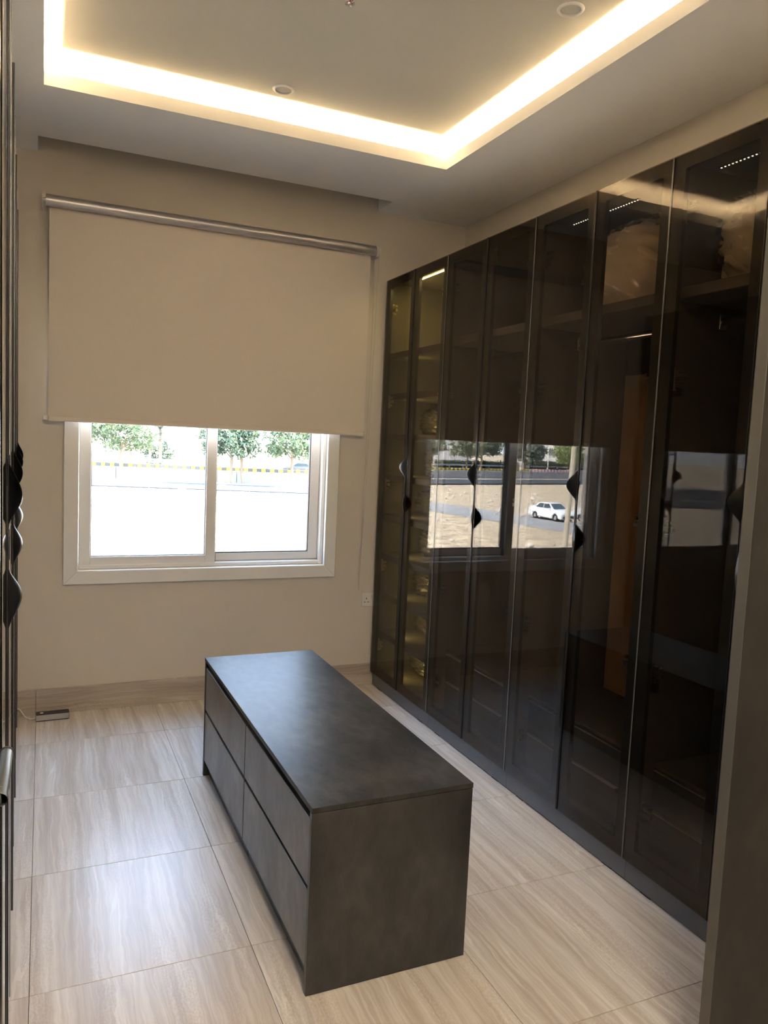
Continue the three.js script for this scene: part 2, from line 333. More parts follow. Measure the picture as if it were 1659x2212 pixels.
function unit(name, label, p, ry, opt = {}) {
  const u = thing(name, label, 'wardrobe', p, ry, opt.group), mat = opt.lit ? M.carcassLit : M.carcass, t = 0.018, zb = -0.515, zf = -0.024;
  mesh('side_panel', span(0, t, 0.075, WH - 0.002, zb, zf), mat, u); mesh('side_panel', span(UW - t, UW, 0.075, WH - 0.002, zb, zf), mat, u);
  mesh('top_panel', span(t, UW - t, WH - 0.020, WH - 0.002, zb, zf), mat, u);
  mesh('top_cover_board', span(0.001, UW - 0.001, WH - 0.002, WH, zb, zf - 0.002, 0.0005), M.rawBoard, u);
  mesh('bottom_panel', span(t, UW - t, 0.090, 0.108, zb, zf), mat, u);
  mesh('back_panel', span(t, UW - t, 0.108, WH - 0.020, zb, zb + 0.010), mat, u);
  mesh('plinth', span(0, UW, 0.006, 0.084, -0.036, -0.018, 0.0015), M.plinth, u, 'dark grey plinth strip');
  for (const x of [0.10, UW - 0.10]) for (const z of [-0.045, -0.46]) mesh('foot', [cbox(0.05, 0.006, 0.05, x, 0.0032, z), cbox(0.03, 0.069, 0.03, x, 0.0405, z)], M.black, u);
  door(u, 0.0012, UW / 2 - 0.0012, true, opt); door(u, UW / 2 + 0.0012, UW - 0.0012, false, opt);
  for (const y of opt.shelves ?? [2.052]) mesh('shelf', span(t, UW - t, y - 0.036, y, zb + 0.010, zf - 0.008, 0.002), mat, u);
  if (opt.rail) {
    const y = 1.965, z = -0.25;
    mesh('hanging_rail', [rod(V(t, y, z), V(UW - t, y, z), 0.0125, 0.0125, 16), cbox(0.006, 0.05, 0.034, t + 0.003, y, z), cbox(0.006, 0.05, 0.034, UW - t - 0.003, y, z)], M.chrome, u);
  }
  if (opt.drawers) {
    const x0 = t, x1 = UW - t, ys = [0.112, 0.262, 0.412];
    for (let i = 0; i < 2; i++) {
      const d = new THREE.Group(); d.name = 'drawer'; u.add(d);
      mesh('drawer_front', span(x0 + 0.002, x1 - 0.002, ys[i], ys[i + 1] - 0.012, -0.115, -0.097, 0.002), M.plinth, d);
      mesh('pull_edge', span(x0 + 0.002, x1 - 0.002, ys[i + 1] - 0.011, ys[i + 1] - 0.007, -0.116, -0.093, 0.0008), M.silver, d);
      mesh('drawer_box', [span(x0 + 0.012, x0 + 0.024, ys[i] + 0.01, ys[i + 1] - 0.03, zb + 0.03, -0.115), span(x1 - 0.024, x1 - 0.012, ys[i] + 0.01, ys[i + 1] - 0.03, zb + 0.03, -0.115), span(x0 + 0.012, x1 - 0.012, ys[i] + 0.005, ys[i] + 0.014, zb + 0.03, -0.115)], mat, d);
    }
    mesh('drawer_top', span(t, UW - t, 0.414, 0.428, zb + 0.01, -0.094, 0.002), mat, u);
  }
  if (opt.board) mesh('brown_board', span(0.035, 0.205, 0.430, 1.85, zb + 0.0105, zb + 0.022, 0.002), M.board, u, 'brown upright board on the back');
  if (opt.dots) {
    const s = new THREE.Group(); s.name = 'light_strip'; u.add(s);
    mesh('strip_tape', span(0.05, 0.445, WH - 0.0235, WH - 0.0205, -0.151, -0.141, 0.0005), M.carcass, s);
    const chips = []; for (let i = 0; i < 26; i++) chips.push(cbox(0.0045, 0.0026, 0.0045, 0.060 + i * 0.015, WH - 0.0246, -0.146, 0.0006));
    mesh('led_chips', chips, M.chip, s);
  }
  if (opt.lit) {
    const strip = (a, b, n, glow) => {
      const c = a.clone().add(b).multiplyScalar(0.5), up = Math.abs(b.y - a.y) > Math.abs(b.x - a.x), len = a.distanceTo(b);
      const g = new THREE.Group(); g.name = 'light_strip'; u.add(g);
      mesh('diffuser_led', up ? cbox(0.005, len, 0.004, c.x, c.y, c.z, 0.001) : cbox(len, 0.004, 0.008, c.x, c.y, c.z, 0.001), glow, g);
      const l = new THREE.RectAreaLight(lin(1.0, 0.86, 0.34), opt.lit, up ? 0.008 : len, up ? len : 0.008); l.name = 'cabinet_light';
      l.position.set(c.x + n.x * 0.004, c.y + n.y * 0.004, c.z + n.z * 0.004);
      l.lookAt(c.x + n.x, c.y + n.y, c.z + n.z); g.add(l);
      l.rotation.setFromQuaternion(new THREE.Quaternion().setFromRotationMatrix(new THREE.Matrix4().lookAt(V(0, 0, 0), n, up ? V(0, 1, 0) : V(0, 0, 1))));
    };
    strip(V(UW / 2 - 0.121, 0.125, -0.042), V(UW / 2 - 0.121, 2.43, -0.042), V(0, 0, -1), M.cabLedDim);
    strip(V(0.19, WH - 0.024, -0.10), V(UW - t - 0.02, WH - 0.024, -0.10), V(0, -1, 0), M.cabLed);
    mesh('light_sensor', [cbox(0.05, 0.016, 0.024, 0.27, WH - 0.0285, -0.055), cbox(0.012, 0.003, 0.012, 0.27, WH - 0.0375, -0.055)], M.whitePlastic, u);
    mesh('center_stile', span(UW / 2 - 0.012, UW / 2 + 0.012, 0.110, WH - 0.021, -0.0285, -0.0235, 0.001), M.frame, u);
  }
  return u;
}
const RX = 1.869, RZ0 = 0.032;
const shelves1 = [0.346, 0.587, 0.827, 1.068, 1.308, 1.549, 1.789, 2.03].map((y) => y + 0.012);
unit('glass_wardrobe', 'smoked glass wardrobe beside the window wall, its many shelves lit yellow inside', [RX, 0, RZ0], -HALF, { lit: 38, shelves: shelves1, hinges: true });
unit('glass_wardrobe', 'second smoked glass wardrobe from the window, dark inside with a hanging rail', [RX, 0, RZ0 + UW], -HALF, { rail: true, drawers: true, hinges: true });
unit('glass_wardrobe', 'third smoked glass wardrobe from the window, with a beige bedding bag and a brown board', [RX, 0, RZ0 + 2 * UW], -HALF, { rail: true, drawers: true, board: true, dots: true, hinges: true });
unit('glass_wardrobe', 'nearest smoked glass wardrobe on the right, partly behind the tall grey side panel', [RX, 0, RZ0 + 3 * UW], -HALF, { rail: true, drawers: true, dots: true, hinges: true });
const TILT = 0.0205;
const leftLabels = ['nearest dark glass wardrobe along the left edge, next to the black door', 'left dark glass wardrobe between the nearest one and the two farther ones', 'left dark glass wardrobe just before the farthest one', 'farthest dark glass wardrobe on the left, against the window wall'];
for (let i = 0; i < 4; i++) {
  const z = RZ0 + (4 - i) * UW;                                       // near end of the unit
  unit('left_glass_wardrobe', leftLabels[i], [-0.116 + (z - 0.05) * TILT, 0, z], HALF + TILT, { rail: true, drawers: true, glossy: true });
}
// tall side panel in front of the last right-hand unit
{
  const t = thing('tall_side_panel', 'tall dark grey laminate side panel standing at the right edge of the photo', 'panel', [1.905, 0, 3.116]);
  mesh('panel_board', span(-0.494, 0.494, 0.004, 2.469, -0.0145, 0.0145, 0.0012), M.panel, t);
  mesh('edge_band', span(-0.4956, -0.4942, 0.004, 2.469, -0.0145, 0.0145, 0.0004), M.edgeBand, t, 'lighter edge band');
}

// ---------------------------------------------------------------- bags of bedding on the top shelf
function puffy(w, h, d, f, wr, pw = 0.55) {     // soft rounded bag with wrinkles; stands on y = 0
  const g = new THREE.SphereGeometry(1, 72, 48), p = g.attributes.position, q = (x) => Math.sign(x) * Math.pow(Math.abs(x), pw);
  for (let i = 0; i < p.count; i++) {
    const a = p.getX(i), b = p.getY(i), c = p.getZ(i), l = Math.hypot(q(a), q(b), q(c)) || 1;
    const k = 1 + wr * (fbm(a * f + b * 2, c * f + b * f * 0.7, 4)) + 0.05 * N3(a * 1.7, b * 1.7, c * 1.7), s = 0.5 * Math.pow(Math.pow(Math.abs(a), 3.2) + Math.pow(Math.abs(b), 3.2) + Math.pow(Math.abs(c), 3.2), -1 / 3.2);
    p.setXYZ(i, a * w * s * k, Math.max(-h / 2, b * h * s * k) + h / 2, c * d * s * k);
  }
  g.computeVertexNormals(); return g;
}
{
  const b1 = thing('bedding_bag', 'large beige bedding in a clear plastic bag, top shelf of the third right wardrobe', 'bag', [2.16, 2.0525, 1.925], 0.03);
  mesh('cushion', puffy(0.34, 0.33, 0.49, 2.2, 0.09), M.bedding, b1);
  mesh('plastic_film', puffy(0.355, 0.345, 0.51, 3.0, 0.10), M.film, b1, 'clear wrinkled plastic film');
  const b2 = thing('bedding_bag', 'bedding in a gathered plastic bag on the top shelf of the nearest right wardrobe', 'bag', [2.16, 2.0525, 2.545], -0.05);
  mesh('cushion', puffy(0.33, 0.27, 0.36, 2.5, 0.14), M.bedding, b2);
  mesh('plastic_film', puffy(0.35, 0.31, 0.39, 4.6, 0.18), M.film, b2, 'clear gathered plastic film');
}
// plastic-wrapped bundles on the lit shelves
{
  const where = ['bottom floor', 'lowest shelf', 'second shelf up', 'third shelf up', 'fourth shelf up', 'fifth shelf up', 'sixth shelf up'];
  const ys = [0.108, ...shelves1.slice(0, 6)];
  const protos = [puffy(0.50, 0.165, 0.24, 9, 0.3), puffy(0.54, 0.15, 0.22, 10, 0.3), puffy(0.48, 0.17, 0.24, 8, 0.34)];
  ys.forEach((y, i) => {
    const o = mesh('wrapped_bundle', protos[i % 3], M.wrapped, scene); o.position.set(2.20, y + 0.0005, 0.36 + (i % 2 ? 0.05 : -0.03)); o.rotation.y = HALF + rr(-0.1, 0.1);
    tag(o, 'dark bundle in crinkled clear plastic on the ' + where[i] + ' of the lit wardrobe', 'bundle', 'plastic-wrapped bundles in the lit wardrobe');
  });
}

// ---------------------------------------------------------------- the island chest
{
  const x0 = 0.655, x1 = 1.149, z0 = 0.996, z1 = 2.474, h = 0.532, t = 0.018;
  const g = thing('island_chest', 'low dark grey island chest with four handleless drawers in the middle of the floor', 'chest', [(x0 + x1) / 2, 0, (z0 + z1) / 2]);
  const a = x0 - (x0 + x1) / 2, b = -a, c = z0 - (z0 + z1) / 2, d = -c;
  mesh('top', span(a, b, h - 0.0155, h, c, d, 0.0012), M.islandTop, g);
  mesh('side_panel', span(a + 0.001, b - 0.001, 0.001, h - 0.0170, d - t - 0.001, d - 0.001, 0.001), M.laminate, g);
  mesh('side_panel', span(a + 0.001, b - 0.001, 0.001, h - 0.0170, c + 0.001, c + t + 0.001, 0.001), M.laminate, g);
  mesh('back_panel', span(b - t - 0.002, b - 0.002, 0.001, h - 0.0170, c + t + 0.001, d - t - 0.001, 0.001), M.laminate, g);
  mesh('carcass', [span(a + 0.045, b - 0.022, 0.07, h - 0.0175, c + t + 0.001, d - t - 0.001), span(a + 0.032, a + 0.045, 0.285, 0.300, c + t + 0.001, d - t - 0.001)], M.gap, g);
  for (const [p, q] of [[c + t + 0.001, -0.0015], [0.0015, d - t - 0.001]]) {
    mesh('plinth', span(a + 0.026, a + 0.042, 0.001, 0.070, p, q, 0.001), M.laminate, g);
    for (const [y0, y1] of [[0.072, 0.290], [0.303, 0.492]]) {
      const dr = new THREE.Group(); dr.name = 'drawer'; g.add(dr);
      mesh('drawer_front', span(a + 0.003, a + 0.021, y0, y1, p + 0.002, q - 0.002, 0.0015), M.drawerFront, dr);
      mesh('finger_pull', span(a + 0.021, a + 0.031, y0 + 0.01, y1 - 0.025, p + 0.004, q - 0.004, 0.001), M.gap, dr);
    }
  }
}

// ---------------------------------------------------------------- roller blind
{
  const b = thing('roller_blind', 'beige roller blind half lowered over the window on a silver tube', 'blind', [0.884, 2.618, 0.085]);
  const tubeG = new THREE.CylinderGeometry(0.028, 0.028, 1.755, 40, 1); tubeG.rotateZ(HALF);
  mesh('tube', tubeG, M.tubeMetal, b, 'silver metal tube');
  const nx = 60, ny = 50, fab = new THREE.PlaneGeometry(1.722, 1.045, nx, ny), p = fab.attributes.position;
  for (let i = 0; i < p.count; i++) {
    const x = p.getX(i), y = p.getY(i), low = smooth(-y, -0.1, 0.52);
    p.setZ(i, low * (0.0035 * Math.sin((x + 0.9) * 9 + y * 5) * smooth(Math.abs(x), 0.2, 0.8) + 0.003 * N2(x * 3, y * 2.2)));
  }
  const back = fab.clone(), bp = back.attributes.position; for (let i = 0; i < bp.count; i++) bp.setZ(i, bp.getZ(i) - 0.0008);
  const bi = back.index.array; for (let i = 0; i < bi.length; i += 3) { const k = bi[i]; bi[i] = bi[i + 1]; bi[i + 1] = k; }
  fab.computeVertexNormals(); back.computeVertexNormals();
  const fg = mergeGeometries([flat(fab), flat(back)]); fg.translate(0, -0.537, -0.022);
  mesh('fabric', fg, M.blind, b);
  const bar = cbox(1.726, 0.026, 0.014, 0.0, -1.062, -0.022, 0.005);
  mesh('bottom_bar', bar, M.blind, b, 'fabric-covered bottom bar');
  mesh('bar_end_cap', cbox(0.024, 0.022, 0.013, -0.875, -1.060, -0.022, 0.003), M.whitePlastic, b); mesh('bar_end_cap', cbox(0.006, 0.022, 0.013, 0.866, -1.062, -0.022, 0.002), M.whitePlastic, b);
  mesh('bracket', [cbox(0.004, 0.072, 0.060, -0.893, 0.0, -0.045), cbox(0.022, 0.070, 0.004, -0.883, 0.0, -0.082), rod(V(-0.891, 0, 0), V(-0.876, 0, 0), 0.010, 0.010, 14)], M.whitePlastic, b);
  mesh('bracket', [cbox(0.004, 0.066, 0.060, 0.907, 0.0, -0.045), cbox(0.022, 0.066, 0.004, 0.898, 0.0, -0.082)], M.whitePlastic, b);
  const cl = lathe([[0, 0], [0.031, 0], [0.033, 0.003], [0.033, 0.006], [0.029, 0.008], [0.029, 0.016], [0.033, 0.018], [0.033, 0.022], [0, 0.022]], 32); cl.rotateZ(-HALF); cl.translate(0.881, 0, 0);
  mesh('chain_clutch', cl, M.whitePlastic, b);
  const path = [], cx = 0.892;
  for (let k = 0; k <= 10; k++) { const a2 = Math.PI * k / 10; path.push(V(cx, 0.030 * Math.sin(a2), 0.030 * Math.cos(a2))); }
  path.push(V(cx, -0.5, -0.032), V(cx - 0.004, -1.2, -0.034), V(cx - 0.006, -1.7, -0.036), V(cx - 0.016, -1.96, -0.030), V(cx - 0.020, -2.003, -0.020), V(cx - 0.024, -1.96, -0.010), V(cx - 0.018, -1.5, 0.010), V(cx - 0.008, -0.6, 0.026));
  const curve = new THREE.CatmullRomCurve3(path, true, 'centripetal'), total = curve.getLength(), n = Math.floor(total / 0.0065), beads = [];
  const bead = new THREE.IcosahedronGeometry(0.0022, 0), pts = curve.getSpacedPoints(n);
  for (const q of pts) { const e = bead.clone(); e.translate(q.x, q.y, q.z); beads.push(e); }
  beads.push(flat(new THREE.TubeGeometry(curve, 300, 0.0008, 5, true)));
  mesh('bead_chain', beads, M.bead, b);
}

// ---------------------------------------------------------------- socket, power strip, ceiling fittings
{
  const s = thing('wall_socket', 'white switched wall socket low on the window wall beside the glass wardrobe', 'socket', [1.846, 0.537, 0.0]);
  mesh('face_plate', cbox(0.086, 0.086, 0.009, 0, 0, 0.0048, 0.003), M.whitePlastic, s);
  for (const [x, y, w, h] of [[-0.012, 0.008, 0.0045, 0.010], [-0.023, -0.014, 0.007, 0.005], [-0.001, -0.014, 0.007, 0.005]]) mesh('pin_hole', cbox(w, h, 0.001, x, y, 0.0095, 0.0002), M.black, s);
  mesh('rocker_switch', cbox(0.012, 0.020, 0.004, 0.022, 0.016, 0.0105, 0.001), M.whitePlastic, s);
  mesh('screw', cbox(0.004, 0.004, 0.001, 0.034, -0.014, 0.0095, 0.0002), M.silver, s);
}
{
  const p = thing('power_strip', 'small silver and black power strip on the floor by the window wall', 'power strip', [0.052, 0, 0.094], 0.02);
  const rrect = (w, d, r) => { const s = new THREE.Shape(); const a = w / 2, c = d / 2; s.moveTo(-a + r, -c); s.lineTo(a - r, -c); s.quadraticCurveTo(a, -c, a, -c + r); s.lineTo(a, c - r); s.quadraticCurveTo(a, c, a - r, c); s.lineTo(-a + r, c); s.quadraticCurveTo(-a, c, -a, c - r); s.lineTo(-a, -c + r); s.quadraticCurveTo(-a, -c, -a + r, -c); return s; };
  const ext = (w, d, r, h, y, bv) => { const g = new THREE.ExtrudeGeometry(rrect(w, d, r), { depth: h, bevelEnabled: bv > 0, bevelSize: bv, bevelThickness: bv, bevelSegments: 2, curveSegments: 6 }); g.rotateX(-HALF); g.translate(0, y, 0); return g; };
  mesh('housing', ext(0.162, 0.050, 0.008, 0.028, 0.005, 0.0), M.silver, p);
  mesh('rubber_base', ext(0.158, 0.046, 0.008, 0.005, 0.0, 0), M.black, p);
  mesh('top_cover', ext(0.155, 0.043, 0.007, 0.0035, 0.033, 0.0012), M.black, p);
  const btn = lathe([[0, 0], [0.0085, 0], [0.0085, 0.002], [0.007, 0.003], [0, 0.003]], 24); btn.translate(-0.052, 0.0376, 0.004); mesh('button', btn, M.whitePlastic, p);
  for (const x of [-0.012, 0.030, 0.060]) mesh('outlet', [cbox(0.004, 0.0006, 0.008, x, 0.0379, -0.006, 0.0001), cbox(0.006, 0.0006, 0.004, x - 0.008, 0.0379, 0.007, 0.0001), cbox(0.006, 0.0006, 0.004, x + 0.008, 0.0379, 0.007, 0.0001)], M.gap, p);
  mesh('cable', tube([V(-0.081, 0.016, 0.004), V(-0.10, 0.012, 0.004), V(-0.125, 0.018, -0.010), V(-0.145, 0.035, -0.04), V(-0.158, 0.045, -0.066), V(-0.19, 0.046, -0.074)], 0.0032, 40, 8), M.whitePlastic, p, 'white cable');
}
function downlight(label, x, z) {
  const d = thing('downlight', label, 'downlight', [x, H_UP, z], 0, 'recessed downlights in the raised ceiling');
  mesh('trim_ring', lathe([[0.034, -0.001], [0.037, -0.0065], [0.045, -0.0035], [0.047, -0.0008], [0.047, 0.0]], 40), M.fitting, d);
  mesh('reflector_cone', lathe([[0.034, -0.002], [0.024, 0.030], [0.0235, 0.032]], 40), M.whitePlastic, d);
  mesh('lens', lathe([[0.0, 0.029], [0.0245, 0.029], [0.0245, 0.033], [0, 0.033]], 32), M.lens, d);
}
downlight('unlit white recessed downlight near the window end of the raised ceiling', 0.937, 0.965);
downlight('unlit white recessed downlight near the right cove, above the glass wardrobe', 1.632, 2.036);
downlight('unlit white recessed downlight near the left cove, mirrored in the wardrobe glass', 0.215, 2.036);
{
  const s = thing('fire_sprinkler', 'small chrome fire sprinkler head hanging from the middle of the raised ceiling', 'sprinkler', [0.925, H_UP, 1.79]);
  mesh('escutcheon', lathe([[0, 0], [0.030, 0], [0.029, -0.004], [0.012, -0.007], [0, -0.007]], 28), M.chrome, s);
  mesh('frame_arms', [rod(V(0, -0.004, 0), V(0, -0.020, 0), 0.008, 0.007, 14), tube([V(-0.007, -0.018, 0), V(-0.011, -0.032, 0), V(-0.003, -0.048, 0)], 0.0022, 12, 8), tube([V(0.007, -0.018, 0), V(0.011, -0.032, 0), V(0.003, -0.048, 0)], 0.0022, 12, 8)], M.chrome, s);
  mesh('glass_bulb', rod(V(0, -0.020, 0), V(0, -0.047, 0), 0.0022, 0.0022, 10), std(lin(0.5, 0.03, 0.02), 0.2), s);
  const teeth = [lathe([[0, -0.047], [0.0085, -0.048], [0.0085, -0.0495], [0, -0.0495]], 20)];
  for (let i = 0; i < 12; i++) { const g = cbox(0.010, 0.0015, 0.0034, 0.0125, -0.0488, 0, 0.0004); g.rotateY(i * Math.PI / 6); teeth.push(g); }
  mesh('deflector', teeth, M.chrome, s);
}

// ---------------------------------------------------------------- outside: open ground, roads, planting, cars, houses
const G0 = -4.3, G1 = -3.0;
M.sand = std(0xffffff, 0.95, 0, {});
const sandMap = canvasData(1024, (u, v) => {
  const x = u * 14, y = v * 14, a = fbm(x * 0.5, y * 0.5, 4), b = fbm(x * 3 + 5, y * 4, 4), c = smooth(N2(x * 7 + 3, y * 9), 0.55, 0.8);
  const d = fbm(x * 11 + 3, y * 14, 3), k = 0.98 + 0.34 * a + 0.5 * b + 0.3 * d; return [196 * k + 26 * c, 178 * k + 26 * c, 152 * k + 26 * c];
});
sandMap.repeat.set(1 / 14, 1 / 14); M.sand.map = sandMap; M.sand.color = lin(0.70, 0.68, 0.66);
M.asphalt = std(lin(0.030, 0.034, 0.042), 0.9);
M.track = std(lin(0.24, 0.24, 0.25), 0.9);
M.concrete = std(lin(0.27, 0.275, 0.28), 0.9);
M.kerbYellow = std(lin(0.72, 0.48, 0.05), 0.7); M.kerbBlack = std(lin(0.10, 0.095, 0.09), 0.7); M.kerbWhite = std(lin(0.75, 0.73, 0.70), 0.7); M.kerbRed = std(lin(0.60, 0.16, 0.13), 0.7);
M.steel = std(lin(0.50, 0.53, 0.55), 0.5, 0.4);
M.bark = std(lin(0.22, 0.16, 0.11), 0.95); M.palmBark = std(lin(0.20, 0.165, 0.125), 0.95); M.wrappedBark = std(lin(0.40, 0.36, 0.29), 0.95);
const leafMat = (r, g, b) => phys({ color: lin(r, g, b), roughness: 0.8, transmission: 0.3, thickness: 0, side: THREE.DoubleSide });
M.leafA = leafMat(0.070, 0.105, 0.055); M.leafB = leafMat(0.055, 0.085, 0.055); M.leafC = leafMat(0.090, 0.125, 0.055); M.frond = leafMat(0.065, 0.085, 0.060); M.leafDusty = leafMat(0.19, 0.22, 0.14); M.leafGrey = leafMat(0.14, 0.18, 0.15); M.leafBright = leafMat(0.26, 0.31, 0.12);
M.houseWhite = std(lin(0.62, 0.60, 0.58), 0.9); M.houseGrey = std(lin(0.33, 0.33, 0.35), 0.9); M.houseTan = std(lin(0.50, 0.42, 0.34), 0.9);
M.bluePane = std(lin(0.03, 0.08, 0.55), 0.25); M.darkPane = std(lin(0.05, 0.07, 0.08), 0.15);
const ROADA = -Math.atan(0.315);
const along = (s, t, y) => { const c = Math.cos(ROADA), n = Math.sin(ROADA); return [s * c + t * n, y, -96 - s * n + t * c]; };
{
  const s = structure('sand_ground');
  const g = new THREE.PlaneGeometry(220, 100, 330, 170); g.rotateX(-HALF); g.translate(-40, 0, -48);
  const p = g.attributes.position;
  for (let i = 0; i < p.count; i++) { const x = p.getX(i), z = p.getZ(i), edge = smooth(Math.abs(z + 48), 49, 42) * smooth(z, 1, -14); p.setY(i, G0 - 0.10 + edge * (0.16 * fbm(x * 0.14, z * 0.2, 4) + 0.12 * Math.max(0, N2(x * 0.9, z * 1.1) - 0.35))); }
  g.computeVertexNormals(); const uv = g.attributes.uv; for (let i = 0; i < uv.count; i++) uv.setXY(i, p.getX(i), p.getZ(i));
  mesh('rough_sand', g, M.sand, s);
  mesh('far_sand', plain(-420, 300, G0 - 1.2, G0 - 0.19, -300, 40), M.sand, s);
  const r = structure('upper_ground'); r.rotation.y = ROADA; r.position.set(0, 0, -96);
  mesh('raised_sand', plain(-420, 260, G0 - 0.3, G1, -420, -4.7), M.sand, r);
  mesh('upper_road', plain(-420, 260, G1 + 0.005, G1 + 0.03, -11.5, -6.2), M.asphalt, r);
  const v = structure('main_road'); v.rotation.y = ROADA; v.position.set(0, 0, -96);
  mesh('asphalt_lane', plain(-300, 160, G0 - 0.15, G0 + 0.02, 0, 10), M.asphalt, v);
  mesh('road_edge', [plain(-300, 160, G0 - 0.15, G0 + 0.14, -0.35, 0)], M.concrete, v);
  mesh('verge', plain(-300, 160, G0 - 0.2, G0 + 0.05, -4.2, -0.35), M.sand, v);
  const d = structure('dirt_track'); d.position.set(-32.8, 0, -51.5); d.rotation.y = -0.197;
  mesh('track_surface', plain(-3.3, 3.3, G0 - 0.25, G0 + 0.035, -26, 30), M.track, d);
}
{
  const b = thing('retaining_wall', 'long low grey concrete wall beyond the far road, seen through the window', 'wall', [0, 0, -96], ROADA);
  for (let i = 0; i < 24; i++) mesh('wall_panel', cbox(14.94, 1.52, 0.4, -240 + i * 15, G0 + 0.76, -4.4, 0.03), M.concrete, b);
  const k = thing('striped_kerb', 'row of alternating painted kerb blocks on top of the grey wall', 'kerb', [0, 0, -96], ROADA), blk = cbox(0.97, 0.62, 0.5, 0, 0, 0, 0.04);
  let kx = -122;
  for (let i = 0; kx < 44; i++) { const len = kx > -52 && kx < 2 ? 1.2 : 0.56, red = kx < -95, m = mesh('kerb_block', blk, i % 2 ? (red ? M.kerbRed : M.kerbBlack) : (red ? M.kerbWhite : M.kerbYellow), k); m.position.set(kx + len / 2, G1 + 0.33, -5.5); m.scale.x = len; kx += len; }
  const r = thing('guard_rail', 'long steel guard rail behind the striped kerb', 'rail', [0, 0, -96], ROADA);
  mesh('beam', [cbox(260, 0.12, 0.06, -60, G1 + 0.92, -12.2, 0.02), cbox(260, 0.12, 0.06, -60, G1 + 1.10, -12.2, 0.02)], M.steel, r);
  const post = cbox(0.12, 1.1, 0.12, 0, 0.55, 0, 0.01); for (let i = 0; i < 66; i++) { const m = mesh('post', post, M.steel, r); m.position.set(-190 + i * 4, G1, -12.3); }
}
{
  const rock = new THREE.IcosahedronGeometry(0.5, 0), n = 2600, im = new THREE.InstancedMesh(rock, std(lin(0.52, 0.48, 0.42), 0.95, 0, { flatShading: true }), n), m4 = new THREE.Matrix4();
  for (let i = 0; i < n; i++) {
    const x = rr(-75, 30), z = rr(-82, -14), s = 0.12 + 0.55 * Math.pow(rnd(), 4);
    m4.compose(V(x, G0 - 0.08 + s * 0.12, z), new THREE.Quaternion().setFromEuler(new THREE.Euler(rr(0, 3), rr(0, 6), rr(0, 3))), V(s * rr(0.8, 1.5), s * rr(0.5, 0.8), s)); im.setMatrixAt(i, m4);
  }
  im.name = 'rubble'; im.castShadow = im.receiveShadow = true; tag(im, 'pale stones and rubble scattered over the open sand outside', 'rubble', null, 'stuff'); scene.add(im);
}
// trees
function crownGeo(rx, ry, n, size, clusters) {
  const pos = [], uv = [], c = [];
  for (let i = 0; i < clusters; i++) { const a = rr(0, 6.283), q = Math.sqrt(rnd()), y = rr(-0.75, 0.9); c.push([Math.cos(a) * q * rx * 0.8 * Math.sqrt(1 - y * y * 0.6), y * ry * 0.75, Math.sin(a) * q * rx * 0.8 * Math.sqrt(1 - y * y * 0.6), rr(0.14, 0.30)]); }
  for (let i = 0; i < n; i++) {
    const k = c[i % clusters], r = k[3], p = V(k[0], k[1], k[2]).add(V(rr(-1, 1), rr(-1, 1), rr(-1, 1)).normalize().multiplyScalar(Math.pow(rnd(), 0.5) * r * rx)), s = size * rr(0.6, 1.3);
    p.y = p.y * 0.95;
    const a = V(rr(-1, 1), rr(-1, 1), rr(-1, 1)).normalize().multiplyScalar(s), b = V(rr(-1, 1), rr(-1, 1), rr(-1, 1)).cross(a).normalize().multiplyScalar(s * 0.45);
    const P = [p.clone().sub(a), p.clone().add(b), p.clone().add(a), p.clone().sub(b)];
    for (const j of [0, 1, 2, 0, 2, 3]) { pos.push(P[j].x, P[j].y, P[j].z); uv.push(0, 0); }
  }
  const g = new THREE.BufferGeometry(); g.setAttribute('position', new THREE.Float32BufferAttribute(pos, 3)); g.setAttribute('uv', new THREE.Float32BufferAttribute(uv, 2)); g.computeVertexNormals(); return g;
}
const crowns = [crownGeo(3.4, 2.4, 2600, 0.24, 40), crownGeo(4.6, 3.2, 3600, 0.27, 60), crownGeo(5.4, 3.6, 5000, 0.31, 72)];
function trunkGeo(h, spread, lean, r) {
  const top = V(lean, h, 0), parts = [tube([V(0, -0.1, 0), V(lean * 0.25 + 0.12, h * 0.35, 0.05), V(lean * 0.6 - 0.08, h * 0.7, 0), top], r, 14, 8)];
  for (let i = 0; i < 6; i++) { const a = i * 1.05 + 0.3, s = top.clone().lerp(V(lean * 0.6, h * 0.72, 0), rr(0, 0.7)); parts.push(tube([s, s.clone().add(V(Math.cos(a) * spread * 0.4, 0.9, Math.sin(a) * spread * 0.4)), s.clone().add(V(Math.cos(a) * spread, rr(1.6, 2.6), Math.sin(a) * spread))], r * 0.45, 8, 6)); }
  return parts;
}
function tree(label, x, y, z, kind, h, leaf, lean = 0.3, s = 1) {
  const t = thing('shade_tree', label, 'tree', [x, y, z], rr(0, 6));
  mesh('trunk', trunkGeo(h, 1.6 + kind * 0.4, lean, 0.19), M.bark, t);
  const c = mesh('crown', crowns[kind], leaf, t); c.position.set(lean, h + [1.5, 1.9, 2.2][kind], 0); c.scale.setScalar(s);
  t.scale.setScalar(1); return t;
}
tree('spreading green tree in front of the grey wall, seen in the left window pane', 8.6, G0, -96.4, 1, 3.9, M.leafC, 0.5);
tree('leafy tree with a forked trunk by the far road, left in the right pane', 21.6, G0, -91.4, 1, 3.8, M.leafA, -0.4);
tree('thin leaning tree next to the forked tree, seen in the right pane', 23.2, G0, -91.6, 0, 4.2, M.leafA, 0.6);
tree('tree with yellow-green leaves at the right edge of the right pane', 28.9, G0, -89.4, 1, 3.9, M.leafC, -0.3);
tree('bushy tree at the far left edge of the left window pane', 4.6, G1, -118, 0, 3.6, M.leafA, 0.2);
tree('round tree at the right edge of the left window pane', 24.6, G1, -116, 0, 3.0, M.leafB, 0.1);
